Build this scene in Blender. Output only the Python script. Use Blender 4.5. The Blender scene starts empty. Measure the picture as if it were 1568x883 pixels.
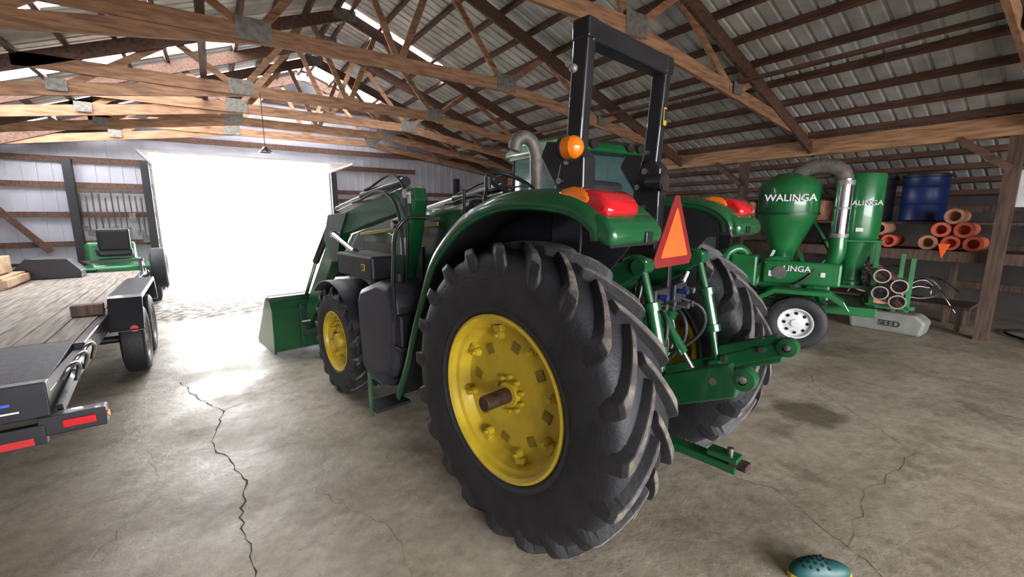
import bpy, bmesh, math, random
from mathutils import Vector, Matrix
random.seed(7)
S=bpy.context.scene
S.view_settings.view_transform='Standard'
S.view_settings.exposure=1.35
S.view_settings.gamma=.95
COL=S.collection
# ------------------------------------------------------------ materials
def mat(name,c,rough=.5,metal=0,c2=None,scale=6,bump=0,detail=6,coat=0,lo=.35,hi=.65,emit=None):
    m=bpy.data.materials.new(name);m.use_nodes=True
    nt=m.node_tree;b=nt.nodes['Principled BSDF']
    b.inputs['Roughness'].default_value=rough;b.inputs['Metallic'].default_value=metal
    if coat:b.inputs['Coat Weight'].default_value=coat
    if c2 is None:c2=tuple(x*.8 for x in c)
    tc=nt.nodes.new('ShaderNodeTexCoord');n=nt.nodes.new('ShaderNodeTexNoise')
    n.inputs['Scale'].default_value=scale;n.inputs['Detail'].default_value=detail
    nt.links.new(tc.outputs['Object'],n.inputs['Vector'])
    r=nt.nodes.new('ShaderNodeValToRGB')
    r.color_ramp.elements[0].position=lo;r.color_ramp.elements[0].color=(*c2,1)
    r.color_ramp.elements[1].position=hi;r.color_ramp.elements[1].color=(*c,1)
    nt.links.new(n.outputs['Fac'],r.inputs['Fac']);nt.links.new(r.outputs['Color'],b.inputs['Base Color'])
    if bump:
        bp=nt.nodes.new('ShaderNodeBump');bp.inputs['Strength'].default_value=bump;bp.inputs['Distance'].default_value=.02
        n2=nt.nodes.new('ShaderNodeTexNoise');n2.inputs['Scale'].default_value=scale*6;n2.inputs['Detail'].default_value=5
        nt.links.new(tc.outputs['Object'],n2.inputs['Vector'])
        nt.links.new(n2.outputs['Fac'],bp.inputs['Height']);nt.links.new(bp.outputs['Normal'],b.inputs['Normal'])
    return m
def wood(name,c,c2,sc=(1,1,1),rough=.75,scale=3):
    m=mat(name,c,rough,0,c2,scale,.15)
    nt=m.node_tree;tc=[n for n in nt.nodes if n.type=='TEX_COORD'][0]
    mp=nt.nodes.new('ShaderNodeMapping');mp.inputs['Scale'].default_value=sc
    nt.links.new(tc.outputs['Object'],mp.inputs['Vector'])
    for n in nt.nodes:
        if n.type=='TEX_NOISE':nt.links.new(mp.outputs['Vector'],n.inputs['Vector'])
    return m
GREEN=mat('green_paint',(.010,.095,.032),.28,0,(.008,.07,.024),3,coat=.4)
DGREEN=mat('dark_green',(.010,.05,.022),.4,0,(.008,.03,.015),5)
VGREEN=mat('machine_green',(.012,.15,.042),.3,0,(.01,.105,.03),3,coat=.4)
YEL=mat('yellow_paint',(.56,.41,.028),.45,0,(.45,.32,.02),7,coat=.1)
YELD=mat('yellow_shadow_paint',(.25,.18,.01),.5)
RUB=mat('tyre_rubber',(.020,.020,.023),.6,0,(.012,.012,.014),9,.2)
DUST=mat('tread_dust',(.19,.165,.13),.8,0,(.05,.046,.042),14,.3,lo=.4,hi=.7)
RUBD=mat('tread_side',(.030,.030,.032),.5,0,(.014,.014,.016),7,.15)
BLK=mat('black_metal',(.012,.013,.016),.32,0,(.02,.02,.024),5,coat=.3)
BLKP=mat('black_plastic',(.018,.018,.023),.5,0,(.013,.013,.017),4,.05)
GRYP=mat('grey_plastic',(.045,.045,.06),.5,0,(.034,.034,.045),4,.05)
STEEL=mat('steel',(.55,.55,.55),.3,1,(.4,.4,.4),8)
CHROME=mat('chrome_pipe',(.8,.8,.8),.15,1,(.65,.65,.65),8)
RUST=mat('rusty_steel',(.12,.07,.05),.5,.6,(.05,.035,.028),20,.2)
GALV=mat('galvanised',(.32,.31,.29),.5,.4,(.2,.19,.18),20)
GUS=mat('gusset_plate',(.20,.185,.16),.55,.3,(.12,.11,.10),20)
RED=mat('red_lens',(.6,.01,.02),.12,0,(.45,.008,.015),3,coat=1)
AMB=mat('amber_lens',(.85,.23,.01),.12,0,(.7,.16,.01),3,coat=1)
ORG=mat('orange_reflective',(.9,.12,.02),.5,0,(.78,.1,.015),5)
REDR=mat('red_border',(.22,.02,.02),.4,0,(.17,.01,.015),5)
REDT=mat('red_tape',(.45,.02,.02),.4,0,(.35,.01,.01),5)
WHT=mat('white_paint',(.7,.7,.7),.4,0,(.58,.58,.58),6)
BLUE=mat('blue_plastic',(.01,.04,.18),.4,0,(.01,.025,.12),4)
BLUET=mat('blue_decal',(.05,.1,.8),.4)
TERRA=mat('terracotta',(.62,.13,.06),.7,0,(.42,.08,.04),6)
TERRA2=mat('tan_clay',(.48,.25,.15),.7,0,(.32,.15,.09),6)
TEAL=mat('teal_rubber',(.008,.09,.085),.5,0,(.006,.06,.06),10)
HOLE=mat('dark_hole',(.004,.004,.004),.9)
GLASS=bpy.data.materials.new('cab_glass');GLASS.use_nodes=True
g=GLASS.node_tree;gb=g.nodes['Principled BSDF'];gb.inputs['Base Color'].default_value=(.08,.16,.16,1);gb.inputs['Roughness'].default_value=.05
gb.inputs['Alpha'].default_value=.5
gn=g.nodes.new('ShaderNodeTexNoise');gr=g.nodes.new('ShaderNodeMapRange');gr.inputs['To Min'].default_value=.03;gr.inputs['To Max'].default_value=.12
g.links.new(gn.outputs['Fac'],gr.inputs['Value']);g.links.new(gr.outputs['Result'],gb.inputs['Roughness'])
WY=wood('timber_chord',(.34,.185,.10),(.17,.088,.05),(1.2,9,9))
WYL=wood('timber_dark',(.135,.068,.044),(.06,.032,.022),(9,1.2,9))
WBEAM=wood('timber_beam',(.44,.25,.13),(.22,.115,.06),(9,.8,9))
WDECK=wood('deck_planks',(.31,.26,.215),(.12,.10,.085),(9,.7,3))
WPAL=wood('pallet_wood',(.50,.34,.21),(.34,.22,.13),(3,3,3))
WPOST=wood('post_wood',(.12,.072,.05),(.055,.034,.025),(9,9,.8))
ROOF=mat('roof_sheet',(.60,.61,.60),.42,.2,(.38,.385,.375),2.5)
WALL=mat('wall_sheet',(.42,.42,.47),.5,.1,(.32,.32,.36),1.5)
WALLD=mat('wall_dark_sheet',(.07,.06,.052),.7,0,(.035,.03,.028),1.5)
SKYL=bpy.data.materials.new('skylight_sheet');SKYL.use_nodes=True
nt=SKYL.node_tree;nt.nodes.remove(nt.nodes['Principled BSDF']);o=nt.nodes['Material Output']
t1=nt.nodes.new('ShaderNodeBsdfTranslucent');t2=nt.nodes.new('ShaderNodeBsdfTransparent');mx=nt.nodes.new('ShaderNodeMixShader');mx.inputs[0].default_value=.7
nn=nt.nodes.new('ShaderNodeTexNoise');rr=nt.nodes.new('ShaderNodeValToRGB');rr.color_ramp.elements[0].color=(.7,.75,.75,1);rr.color_ramp.elements[1].color=(.9,.92,.92,1)
nt.links.new(nn.outputs['Fac'],rr.inputs[0]);nt.links.new(rr.outputs[0],t1.inputs[0])
nt.links.new(t1.outputs[0],mx.inputs[1]);nt.links.new(t2.outputs[0],mx.inputs[2]);nt.links.new(mx.outputs[0],o.inputs[0])
# ------------------------------------------------------------ helpers
def empty(name,loc=(0,0,0),rz=0):
    e=bpy.data.objects.new(name,None);COL.objects.link(e);e.location=loc;e.rotation_euler=(0,0,math.radians(rz));e.empty_display_size=.1;return e
def mobj(name,vs,fs,mats,parent=None,smooth=False,bevel=0,mi=None,solid=0):
    me=bpy.data.meshes.new(name);me.from_pydata([tuple(v) for v in vs],[],fs)
    if not isinstance(mats,(list,tuple)):mats=[mats]
    for m in mats:me.materials.append(m)
    if mi:
        for p,i in zip(me.polygons,mi):p.material_index=i
    bm=bmesh.new();bm.from_mesh(me);bmesh.ops.recalc_face_normals(bm,faces=bm.faces);bm.to_mesh(me);bm.free()
    if smooth:
        for p in me.polygons:p.use_smooth=True
    o=bpy.data.objects.new(name,me);COL.objects.link(o)
    if parent:o.parent=parent
    if solid:
        md=o.modifiers.new('s','SOLIDIFY');md.thickness=solid;md.offset=0
    if bevel:
        md=o.modifiers.new('b','BEVEL');md.width=bevel;md.segments=2;md.limit_method='ANGLE'
    return o
BF=[(0,1,3,2),(4,6,7,5),(0,4,5,1),(2,3,7,6),(0,2,6,4),(1,5,7,3)]
def boxv(c,s,R=None):
    out=[]
    for i in (-.5,.5):
        for j in (-.5,.5):
            for k in (-.5,.5):
                v=Vector((i*s[0],j*s[1],k*s[2]))
                if R:v=R@v
                out.append(v+Vector(c))
    return out
def rot(rx=0,ry=0,rz=0):
    return Matrix.Rotation(math.radians(rz),3,'Z')@Matrix.Rotation(math.radians(ry),3,'Y')@Matrix.Rotation(math.radians(rx),3,'X')
def box(name,c,s,m,parent=None,R=None,bevel=.005):
    return mobj(name,boxv(c,s,R),BF,m,parent,bevel=bevel)
def boxes(name,lst,m,parent=None,bevel=0):
    vs=[];fs=[]
    for it in lst:
        R=it[2] if len(it)>2 else None
        n=len(vs);vs+=boxv(it[0],it[1],R);fs+=[tuple(n+i for i in f) for f in BF]
    return mobj(name,vs,fs,m,parent,bevel=bevel)
def bv(p1,p2,w,h,up=(0,0,1)):
    p1=Vector(p1);p2=Vector(p2);d=(p2-p1).normalized();u=Vector(up)
    s=d.cross(u)
    if s.length<1e-3:s=d.cross(Vector((0,1,0)))
    s.normalize();u=s.cross(d)
    out=[]
    for p in (p1,p2):
        for a in (-.5,.5):
            for b in (-.5,.5):out.append(p+s*a*w+u*b*h)
    return out
def beam(name,p1,p2,w,h,m,parent=None,bevel=.004,up=(0,0,1)):
    return mobj(name,bv(p1,p2,w,h,up),BF,m,parent,bevel=bevel)
def beams(name,lst,m,parent=None,bevel=0):
    vs=[];fs=[]
    for it in lst:
        n=len(vs);vs+=bv(*it);fs+=[tuple(n+i for i in f) for f in BF]
    return mobj(name,vs,fs,m,parent,bevel=bevel)
def cylv(p1,p2,r1,r2,seg,vs,fs,hollow=False):
    p1=Vector(p1);p2=Vector(p2);d=(p2-p1).normalized();a=d.orthogonal().normalized();b=d.cross(a);n=len(vs)
    for p,r in((p1,r1),(p2,r2)):
        for i in range(seg):
            t=2*math.pi*i/seg;vs.append(p+(a*math.cos(t)+b*math.sin(t))*r)
    for i in range(seg):
        j=(i+1)%seg;fs.append((n+i,n+j,n+seg+j,n+seg+i))
    if not hollow:
        fs.append(tuple(n+i for i in range(seg)));fs.append(tuple(n+seg+i for i in range(seg)))
def autosm(o,ang=40):
    for p in o.data.polygons:p.use_smooth=True
    bm=bmesh.new();bm.from_mesh(o.data)
    for e in bm.edges:
        if len(e.link_faces)==2 and e.calc_face_angle(0)>math.radians(ang):e.smooth=False
    bm.to_mesh(o.data);bm.free()
    return o
def cyl(name,p1,p2,r1,m,parent=None,r2=None,seg=24,bevel=0):
    vs=[];fs=[];cylv(p1,p2,r1,r1 if r2 is None else r2,seg,vs,fs)
    return autosm(mobj(name,vs,fs,m,parent,bevel=bevel))
def cyls(name,lst,m,parent=None,seg=12):
    vs=[];fs=[]
    for it in lst:
        cylv(it[0],it[1],it[2],it[3] if len(it)>3 else it[2],seg,vs,fs)
    return autosm(mobj(name,vs,fs,m,parent))
def tube(name,pts,r,m,parent=None,cyclic=False,smooth=True,res=6):
    c=bpy.data.curves.new(name,'CURVE');c.dimensions='3D';c.bevel_depth=r;c.bevel_resolution=4;c.use_fill_caps=True;c.resolution_u=res
    lists=pts if isinstance(pts[0][0],(tuple,list,Vector)) else [pts]
    for pl in lists:
        s=c.splines.new('BEZIER' if smooth else 'POLY')
        if smooth:
            s.bezier_points.add(len(pl)-1)
            for bp,p in zip(s.bezier_points,pl):
                bp.co=p;bp.handle_left_type='AUTO';bp.handle_right_type='AUTO'
        else:
            s.points.add(len(pl)-1)
            for sp,p in zip(s.points,pl):sp.co=(*p,1)
        s.use_cyclic_u=cyclic
    c.materials.append(m);o=bpy.data.objects.new(name,c);COL.objects.link(o)
    if parent:o.parent=parent
    return o
def prism(name,poly,axis,a0,a1,m,parent=None,bevel=.005,smooth=False):
    n=len(poly);vs=[]
    for a in(a0,a1):
        for p in poly:
            if axis=='X':vs.append((a,p[0],p[1]))
            elif axis=='Y':vs.append((p[0],a,p[1]))
            else:vs.append((p[0],p[1],a))
    fs=[tuple(range(n)),tuple(range(n,2*n))]+[(i,(i+1)%n,n+(i+1)%n,n+i) for i in range(n)]
    o=mobj(name,vs,fs,m,parent,bevel=bevel)
    return autosm(o,35) if smooth else o
def lathe(name,prof,c,m,parent=None,seg=64,axis='X',mi=None,ang=35,closed=False):
    vs=[];fs=[];n=len(prof)
    for i in range(seg):
        t=2*math.pi*i/seg
        for r,h in prof:
            if axis=='X':vs.append((c[0]+h,c[1]+r*math.sin(t),c[2]+r*math.cos(t)))
            elif axis=='Y':vs.append((c[0]+r*math.sin(t),c[1]+h,c[2]+r*math.cos(t)))
            else:vs.append((c[0]+r*math.cos(t),c[1]+r*math.sin(t),c[2]+h))
    for i in range(seg):
        j=(i+1)%seg
        for k in range(n if closed else n-1):
            k2=(k+1)%n
            fs.append((i*n+k,j*n+k,j*n+k2,i*n+k2))
    o=mobj(name,vs,fs,m,parent)
    bm=bmesh.new();bm.from_mesh(o.data);bmesh.ops.remove_doubles(bm,verts=bm.verts,dist=1e-5);bmesh.ops.recalc_face_normals(bm,faces=bm.faces);bm.to_mesh(o.data);bm.free()
    return autosm(o,ang)
def ball(name,c,r,m,parent=None,sc=(1,1,1)):
    bm=bmesh.new();bmesh.ops.create_uvsphere(bm,u_segments=24,v_segments=14,radius=r)
    for v in bm.verts:v.co=Vector((v.co.x*sc[0]+c[0],v.co.y*sc[1]+c[1],v.co.z*sc[2]+c[2]))
    me=bpy.data.meshes.new(name);bm.to_mesh(me);bm.free();me.materials.append(m)
    for p in me.polygons:p.use_smooth=True
    o=bpy.data.objects.new(name,me);COL.objects.link(o)
    if parent:o.parent=parent
    return o
def text(name,s,loc,size,rx,ry,rz,m,parent=None):
    c=bpy.data.curves.new(name,'FONT');c.body=s;c.size=size;c.extrude=.002;c.offset=size*.015;c.align_x='CENTER';c.align_y='CENTER';c.materials.append(m)
    o=bpy.data.objects.new(name,c);COL.objects.link(o);o.location=loc;o.rotation_euler=tuple(math.radians(a) for a in(rx,ry,rz))
    if parent:o.parent=parent
    return o
# ------------------------------------------------------------ wheels
def ag_wheel(parent,nm,c,R,w,rr,side,nl=20,lugw=.034,stub=.2):
    Rc=R-.048
    h=Rc-rr
    half=[(rr-.005,.74*w),(rr+.015,.84*w),(rr+.12*h,.93*w),(rr+.35*h,1.0*w),(rr+.6*h,1.01*w),(rr+.8*h,.98*w),(Rc-.035,.93*w),(Rc-.01,.82*w),(Rc,.6*w),(Rc+.004,.2*w)]
    prof=[(r,-x) for r,x in half]+[(r,x) for r,x in reversed(half)]
    lathe(nm+'_tyre',prof,c,RUB,parent,96)
    # raised bead rings on the sidewall
    for sg in(-1,1):
        lathe(nm+('_bead_in' if sg*side<0 else '_bead_out'),[(rr+.10*h,sg*.91*w),(rr+.14*h,sg*.965*w),(rr+.18*h,sg*.95*w)],c,RUB,parent,72)
    vs=[];fs=[];mi=[]
    st=[(-.03,-.03,Rc-.01,R,.85),(.12,.12,Rc-.01,R+.002,.9),(.3,.3,Rc-.01,R+.002,.95),(.5,.5,Rc-.01,R,1.0),(.68,.68,Rc-.015,R-.003,1.1),(.84,.84,Rc-.03,R-.008,1.2),(.93,.95,Rc-.06,R-.02,1.25),(.97,1.0,Rc-.09,R-.045,1.2),(1.0,1.015,Rc-.12,R-.085,1.0),(1.02,1.01,Rc-.15,R-.13,.75)]
    for sg in(-1,1):
        for k in range(nl):
            a0=2*math.pi*(k+(.5 if sg>0 else 0))/nl
            n0=len(vs)
            for i,(s,xf,rb,rt,wf) in enumerate(st):
                x=xf*w
                a=a0-math.radians(22)*(max(s,0)**.9)
                hw=lugw*wf/R
                inx=.012 if s>.9 else 0
                for (xx,r_,d) in((x-inx,rb,-hw*1.75),(x,rt,-hw*.85),(x,rt,hw*.85),(x-inx,rb,hw*1.75)):
                    aa=a+d
                    vs.append((c[0]+sg*xx,c[1]+r_*math.sin(aa),c[2]+r_*math.cos(aa)))
            for i in range(len(st)-1):
                for q in range(3):
                    fs.append((n0+i*4+q,n0+i*4+q+1,n0+(i+1)*4+q+1,n0+(i+1)*4+q));mi.append(1 if q==1 and i<6 else 0)
            fs.append((n0,n0+1,n0+2,n0+3));mi.append(0)
            m_=n0+(len(st)-1)*4;fs.append((m_,m_+1,m_+2,m_+3));mi.append(0)
    mobj(nm+'_lugs',vs,fs,[RUBD,DUST],parent,mi=mi,bevel=.008)
    s=side;fl=.82*w;dp=.36*w
    prof=[(rr+.02,fl*s*1.0),(rr+.018,(fl+.018)*s),(rr+.004,(fl+.022)*s),(rr-.012,(fl+.008)*s),(rr-.018,(fl-.02)*s),(rr-.04,(fl-.03)*s),(rr-.046,(fl-.06)*s),
          (rr-.062,(dp+.005)*s),(rr-.075,dp*s),(rr-.14,(dp+.012)*s),(rr*.5,(dp+.02)*s),(.12,(dp+.012)*s),(.0,(dp+.012)*s)]
    lathe(nm+'_rim',prof,c,YEL,parent,72)
    prof=[(rr+.02,-fl*s),(rr-.015,-fl*s),(rr-.06,-(fl-.08)*s),(rr-.08,0),(rr-.076,dp*s)]
    lathe(nm+'_rim_back',prof,c,YEL,parent,48)
    lst=[];hl=[];sl=[];hs=[]
    rb=rr-.06
    X=c[0]+s*(dp+.01)
    for k in range(8):
        t=2*math.pi*(k+.3)/8
        y,z=math.sin(t),math.cos(t);q=rb-.05
        lst.append(((X,c[1]+y*q,c[2]+z*q),(X+s*.035,c[1]+y*q,c[2]+z*q),rr*.06,rr*.048))
        lst.append(((X+s*.03,c[1]+y*q,c[2]+z*q),(X+s*.055,c[1]+y*q,c[2]+z*q),rr*.026))
        sl.append(((X+s*.01,c[1]+y*(rb-.012),c[2]+z*(rb-.012)),(.04,rr*.14,rr*.08),rot(-math.degrees(t),0,0)))
        t+=.4;y,z=math.sin(t),math.cos(t);q=rr*.62
        hs.append(((X,c[1]+y*q,c[2]+z*q),(.022,rr*.13,rr*.13),rot(-math.degrees(t)+10,0,0)))
    cyls(nm+'_clamps',lst,YEL,parent,14);boxes(nm+'_lugs_rim',sl,YEL,parent,.005)
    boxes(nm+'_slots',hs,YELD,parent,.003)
    for k in range(10):
        t=2*math.pi*k/10
        hl.append(((X,c[1]+math.sin(t)*rr*.22,c[2]+math.cos(t)*rr*.22),(X+s*.03,c[1]+math.sin(t)*rr*.22,c[2]+math.cos(t)*rr*.22),rr*.028))
    cyls(nm+'_bolts',hl,YEL,parent,8)
    if stub:
        cyl(nm+'_hub',(X,c[1],c[2]),(X+s*.035,c[1],c[2]),rr*.16,YEL,parent)
        cyl(nm+'_axle_stub',(X-s*.02,c[1],c[2]),(X+s*stub,c[1],c[2]),.042,RUST,parent,bevel=.004)
    else:
        cyl(nm+'_hub',(X,c[1],c[2]),(X+s*.07,c[1],c[2]),rr*.3,YEL,parent,r2=rr*.24,bevel=.01)
def road_wheel(parent,nm,c,R,w,side,rimmat=WHT,holes=8):
    rr=R*.55;h=R-rr
    half=[(rr,.8*w),(rr+.25*h,.98*w),(rr+.6*h,1.0*w),(R-.03,.93*w),(R-.008,.8*w),(R,.4*w)]
    lathe(nm+'_tyre',[(r,-x) for r,x in half]+[(r,x) for r,x in reversed(half)],c,RUB,parent,48)
    s=side
    lathe(nm+'_rim',[(rr+.012,.8*w*s),(rr+.005,.88*w*s),(rr-.012,.8*w*s),(rr-.025,.35*w*s),(rr*.78,.3*w*s),(rr*.5,.5*w*s),(rr*.3,.5*w*s),(rr*.25,.75*w*s),(0,.78*w*s)],c,rimmat,parent,40)
    l=[]
    for k in range(holes):
        t=2*math.pi*k/holes
        p=(c[1]+math.sin(t)*rr*.66,c[2]+math.cos(t)*rr*.66)
        l.append(((c[0]+s*.36*w,*p),(c[0]+s*.45*w,*p),rr*.11))
    cyls(nm+'_holes',l,HOLE,parent,10)
# ------------------------------------------------------------ ROOM
RX,RZ,SL=2.35,5.6,.37
XL,XM,XR=-4.5,9.0,11.6
YB,YF=-6.0,13.6
def rz(x):return RZ-SL*abs(x-RX)
FL=bpy.data.materials.new('concrete_floor');FL.use_nodes=True
nt=FL.node_tree;b=nt.nodes['Principled BSDF'];L=nt.links.new
geo=nt.nodes.new('ShaderNodeNewGeometry')
def noise(s,d=8,r=.6,vec=None):
    n=nt.nodes.new('ShaderNodeTexNoise');n.inputs['Scale'].default_value=s;n.inputs['Detail'].default_value=d;n.inputs['Roughness'].default_value=r
    L(vec or geo.outputs['Position'],n.inputs['Vector']);return n.outputs['Fac']
def ramp(f,p0,c0,p1,c1):
    r=nt.nodes.new('ShaderNodeValToRGB');e=r.color_ramp.elements;e[0].position=p0;e[0].color=(*c0,1);e[1].position=p1;e[1].color=(*c1,1);L(f,r.inputs[0]);return r.outputs[0]
def mixc(f,a,bb,mode='MIX'):
    m=nt.nodes.new('ShaderNodeMix');m.data_type='RGBA';m.blend_type=mode
    if isinstance(f,float):m.inputs[0].default_value=f
    else:L(f,m.inputs[0])
    L(a,m.inputs[6]);L(bb,m.inputs[7]);return m.outputs[2]
c1=ramp(noise(.7,8,.65),.35,(.29,.245,.185),.66,(.52,.46,.37))
c2=ramp(noise(9,10,.75),.3,(.58,.56,.53),.6,(1,1,1))
c=mixc(.85,c1,c2,'MULTIPLY')
c3=ramp(noise(2.2,6,.7),.52,(1,1,1),.70,(.50,.46,.41))
c=mixc(.85,c,c3,'MULTIPLY')
c4=ramp(noise(45,3,.6),.64,(1,1,1),.72,(.3,.27,.25))
c=mixc(.6,c,c4,'MULTIPLY')
vd=nt.nodes.new('ShaderNodeVectorMath');vd.operation='DISTANCE';L(geo.outputs['Position'],vd.inputs[0]);vd.inputs[1].default_value=(4.34,1.46,0)
ad=nt.nodes.new('ShaderNodeMath');ad.operation='MULTIPLY_ADD';ad.inputs[1].default_value=.35;L(noise(5,4),ad.inputs[0]);L(vd.outputs['Value'],ad.inputs[2])
c5=ramp(ad.outputs[0],.38,(.42,.40,.37),.50,(1,1,1))
c=mixc(1.0,c,c5,'MULTIPLY')
L(c,b.inputs['Base Color'])
rg=nt.nodes.new('ShaderNodeMapRange');L(noise(1.6,6,.6),rg.inputs['Value']);rg.inputs['From Min'].default_value=.3;rg.inputs['From Max'].default_value=.7;rg.inputs['To Min'].default_value=.36;rg.inputs['To Max'].default_value=.7
L(rg.outputs['Result'],b.inputs['Roughness'])
bp=nt.nodes.new('ShaderNodeBump');bp.inputs['Strength'].default_value=.35;bp.inputs['Distance'].default_value=.02;L(noise(14,8,.7),bp.inputs['Height']);L(bp.outputs['Normal'],b.inputs['Normal'])
mobj('floor',[(XL,YB,0),(XR,YB,0),(XR,9.1,0),(XL,9.1,0),(XL,YB,-.1),(XR,YB,-.1),(XR,9.1,-.1),(XL,9.1,-.1)],[(0,1,2,3),(4,5,6,7),(0,1,5,4),(1,2,6,5),(2,3,7,6),(3,0,4,7)],FL)
GRAV=mat('gravel',(.40,.36,.31),.95,0,(.13,.115,.10),7,.8,10,lo=.42,hi=.58)
vs=[];fs=[];nx,ny=60,60
for j in range(ny+1):
    for i in range(nx+1):
        x=-25+50*i/nx;y=9.1+41*(j/ny)**1.6
        vs.append((x,y,-.02+ (random.random()-.5)*.02))
for j in range(ny):
    for i in range(nx):
        n=j*(nx+1)+i;fs.append((n,n+1,n+nx+2,n+nx+1))
mobj('gravel_ground',vs,fs,GRAV,smooth=True)
mobj('yard_ground',[(-40,-30,-.12),(50,-30,-.12),(50,9.0,-.12),(-40,9.0,-.12)],[(0,1,2,3)],GRAV)
CR=mat('crack_dirt',(.10,.085,.07),.9,0,(.04,.035,.03),8)
def crack(name,pts,w=.008,jit=.03,sub=9):
    P=[]
    for i in range(len(pts)-1):
        a=Vector(pts[i]);bb=Vector(pts[i+1])
        for k in range(sub):
            p=a.lerp(bb,k/sub);P.append(p+Vector(((random.random()-.5)*jit,(random.random()-.5)*jit)))
    P.append(Vector(pts[-1]));vs=[];fs=[]
    for i,p in enumerate(P):
        d=(P[min(i+1,len(P)-1)]-P[max(i-1,0)]).normalized();n=Vector((-d.y,d.x))*w*(.25+random.random())*.5
        vs+=[(p.x+n.x,p.y+n.y,.0015),(p.x-n.x,p.y-n.y,.0015)]
        if i:fs.append((2*i-2,2*i-1,2*i+1,2*i))
    return mobj(name,vs,fs,CR)
cr=empty('floor_cracks')
for i,(p,w,j) in enumerate([([(-.47,5.68),(-.3,5.1),(-.10,4.57),(-.18,3.93),(.01,3.28),(-.03,2.76),(.01,2.27),(.1,1.2)],.010,.035),
    ([(-.10,4.57),(.5,5.0),(1.0,5.3)],.004,.04),([(2.75,1.57),(2.9,1.1),(2.66,.55),(2.3,.1)],.004,.05),
    ([(4.28,.73),(3.4,.75),(2.65,.66)],.004,.06),([(4.28,.73),(5.0,1.6),(5.6,2.0)],.004,.05),([(5.5,4),(5.6,2.17),(5.76,.35),(5.8,-2)],.008,.004),
    ([(-.6,4.1),(-.45,3.5),(-.7,2.9)],.003,.05),([(-4.4,5.7),(-.47,5.68),(.8,5.9)],.003,.03),([(.55,3.4),(.4,2.8),(.7,2.2),(.62,1.6)],.003,.05)]):
    crack('crack_%d'%i,p,w,j).parent=cr
def corr(name,x0,x1,y0,y1,m,parent):
    vs=[];fs=[]
    pitch=.19
    k=math.ceil(y0/pitch)*pitch
    ys=[(y0,0)]
    while k<y1-.001:
        for dy,h in((0,0),(.015,.022),(.045,.022),(.06,0)):
            if k+dy>y0 and k+dy<y1:ys.append((k+dy,h))
        k+=pitch
    ys.append((y1,0))
    for yy,h in ys:
        vs+=[(x0,yy,rz(x0)+h),(x1,yy,rz(x1)+h)]
    for i in range(len(ys)-1):fs.append((2*i,2*i+1,2*i+3,2*i+2))
    return mobj(name,vs,fs,m,parent)
ceil=empty('ceiling')
sky_r=[(RX,4.7,8.75,9.4),(RX,4.2,12.4,13.2)]
sky_l=[(-3.2,.9,7.0,7.7),(-3.4,.6,9.2,10.2),(-3.6,RX,12.0,13.1)]
def roof_side(nm,xa,xb,sk):
    y=YB-.4;i=0
    for (x0,x1,y0,y1) in sorted(sk,key=lambda q:q[2]):
        corr(nm+'_sheet_%d'%i,xa,xb,y,y0,ROOF,ceil);i+=1
        if x0>xa:corr(nm+'_sheet_%d'%i,xa,x0,y0,y1,ROOF,ceil);i+=1
        if x1<xb:corr(nm+'_sheet_%d'%i,x1,xb,y0,y1,ROOF,ceil);i+=1
        corr(nm+'_skylight_%d'%i,x0,x1,y0,y1,SKYL,ceil);i+=1
        y=y1
    corr(nm+'_sheet_%d'%i,xa,xb,y,YF+.4,ROOF,ceil)
roof_side('right',RX,XR+.3,sky_r);roof_side('left',XL-.3,RX,sky_l)
th=math.atan(SL)
def plst(x0,x1):
    l=[];sp=.56*math.cos(th);n=int(abs(x1-x0)/sp)
    for i in range(n+1):
        x=x0+(sp*i+.12)*(1 if x1>x0 else -1)
        l.append(((x,YB,rz(x)-.055),(x,YF,rz(x)-.055),.06,.09,(math.sin(th)*(1 if x>RX else -1),0,math.cos(th))))
    return l
beams('roof_purlins',plst(RX,XR)+plst(RX,XL),WYL,ceil)
# trusses with a raised flat middle chord and sloping outer chords
TY=[-4.5,-1.8,.85,3.5,6.1,8.8,10.3,11.7,13.2]
ZC=3.85;GA,GB=.6,4.1
t_=[];pl=[];tr2=[]
for y in TY:
    c_=rz(RX)-.19
    for xe in(XM+.1,XL):
        tr2.append(((RX,y,c_),(xe,y,rz(xe)-.19),.05,.19))
    t_.append(((-2.0,y,ZC),(GB+.1,y,ZC),.05,.18))
    t_.append(((GB-.1,y+.02,ZC),(XM,y+.02,3.12),.05,.17));t_.append(((GA+.1,y+.02,ZC),(XL,y+.02,3.12),.05,.17))
    def tp(x):return rz(x)-.24
    def bc(x):return ZC if GA<=x<=GB else (ZC-(x-GB)*.149 if x>GB else ZC-(GA-x)*.143)
    wb=[((RX,ZC),(RX-.55,tp(RX-.55))),((RX,ZC),(RX+.55,tp(RX+.55))),((GB,ZC),(RX+.75,tp(RX+.75))),((GA,ZC),(RX-.75,tp(RX-.75))),((GB,ZC),(4.9,tp(4.9))),((GA,ZC),(-.2,tp(-.2))),((6.3,bc(6.3)),(5.0,tp(5.0))),((6.3,bc(6.3)),(6.8,tp(6.8))),((-1.6,bc(-1.6)),(-.35,tp(-.35)))]
    for (p,q) in wb:t_.append(((p[0],y+.05,p[1]),(q[0],y+.05,q[1]),.09,.04,(0,1,0)))
    for gx in(GA,GB,6.3,-1.6):
        z=bc(gx)+.04
        for yy in(y-.03,y+.075):pl.append(((gx,yy,z),(.36 if gx in(GA,GB) else .22,.006,.24 if gx in (GA,GB) else .16)))
    pl.append(((RX,y-.03,tp(RX)+.05),(.4,.006,.2)))
beams('truss_chords_webs',t_,WY,ceil);beams('truss_rafters',tr2,WYL,ceil)
boxes('truss_gussets',pl,GUS,ceil)
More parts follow.
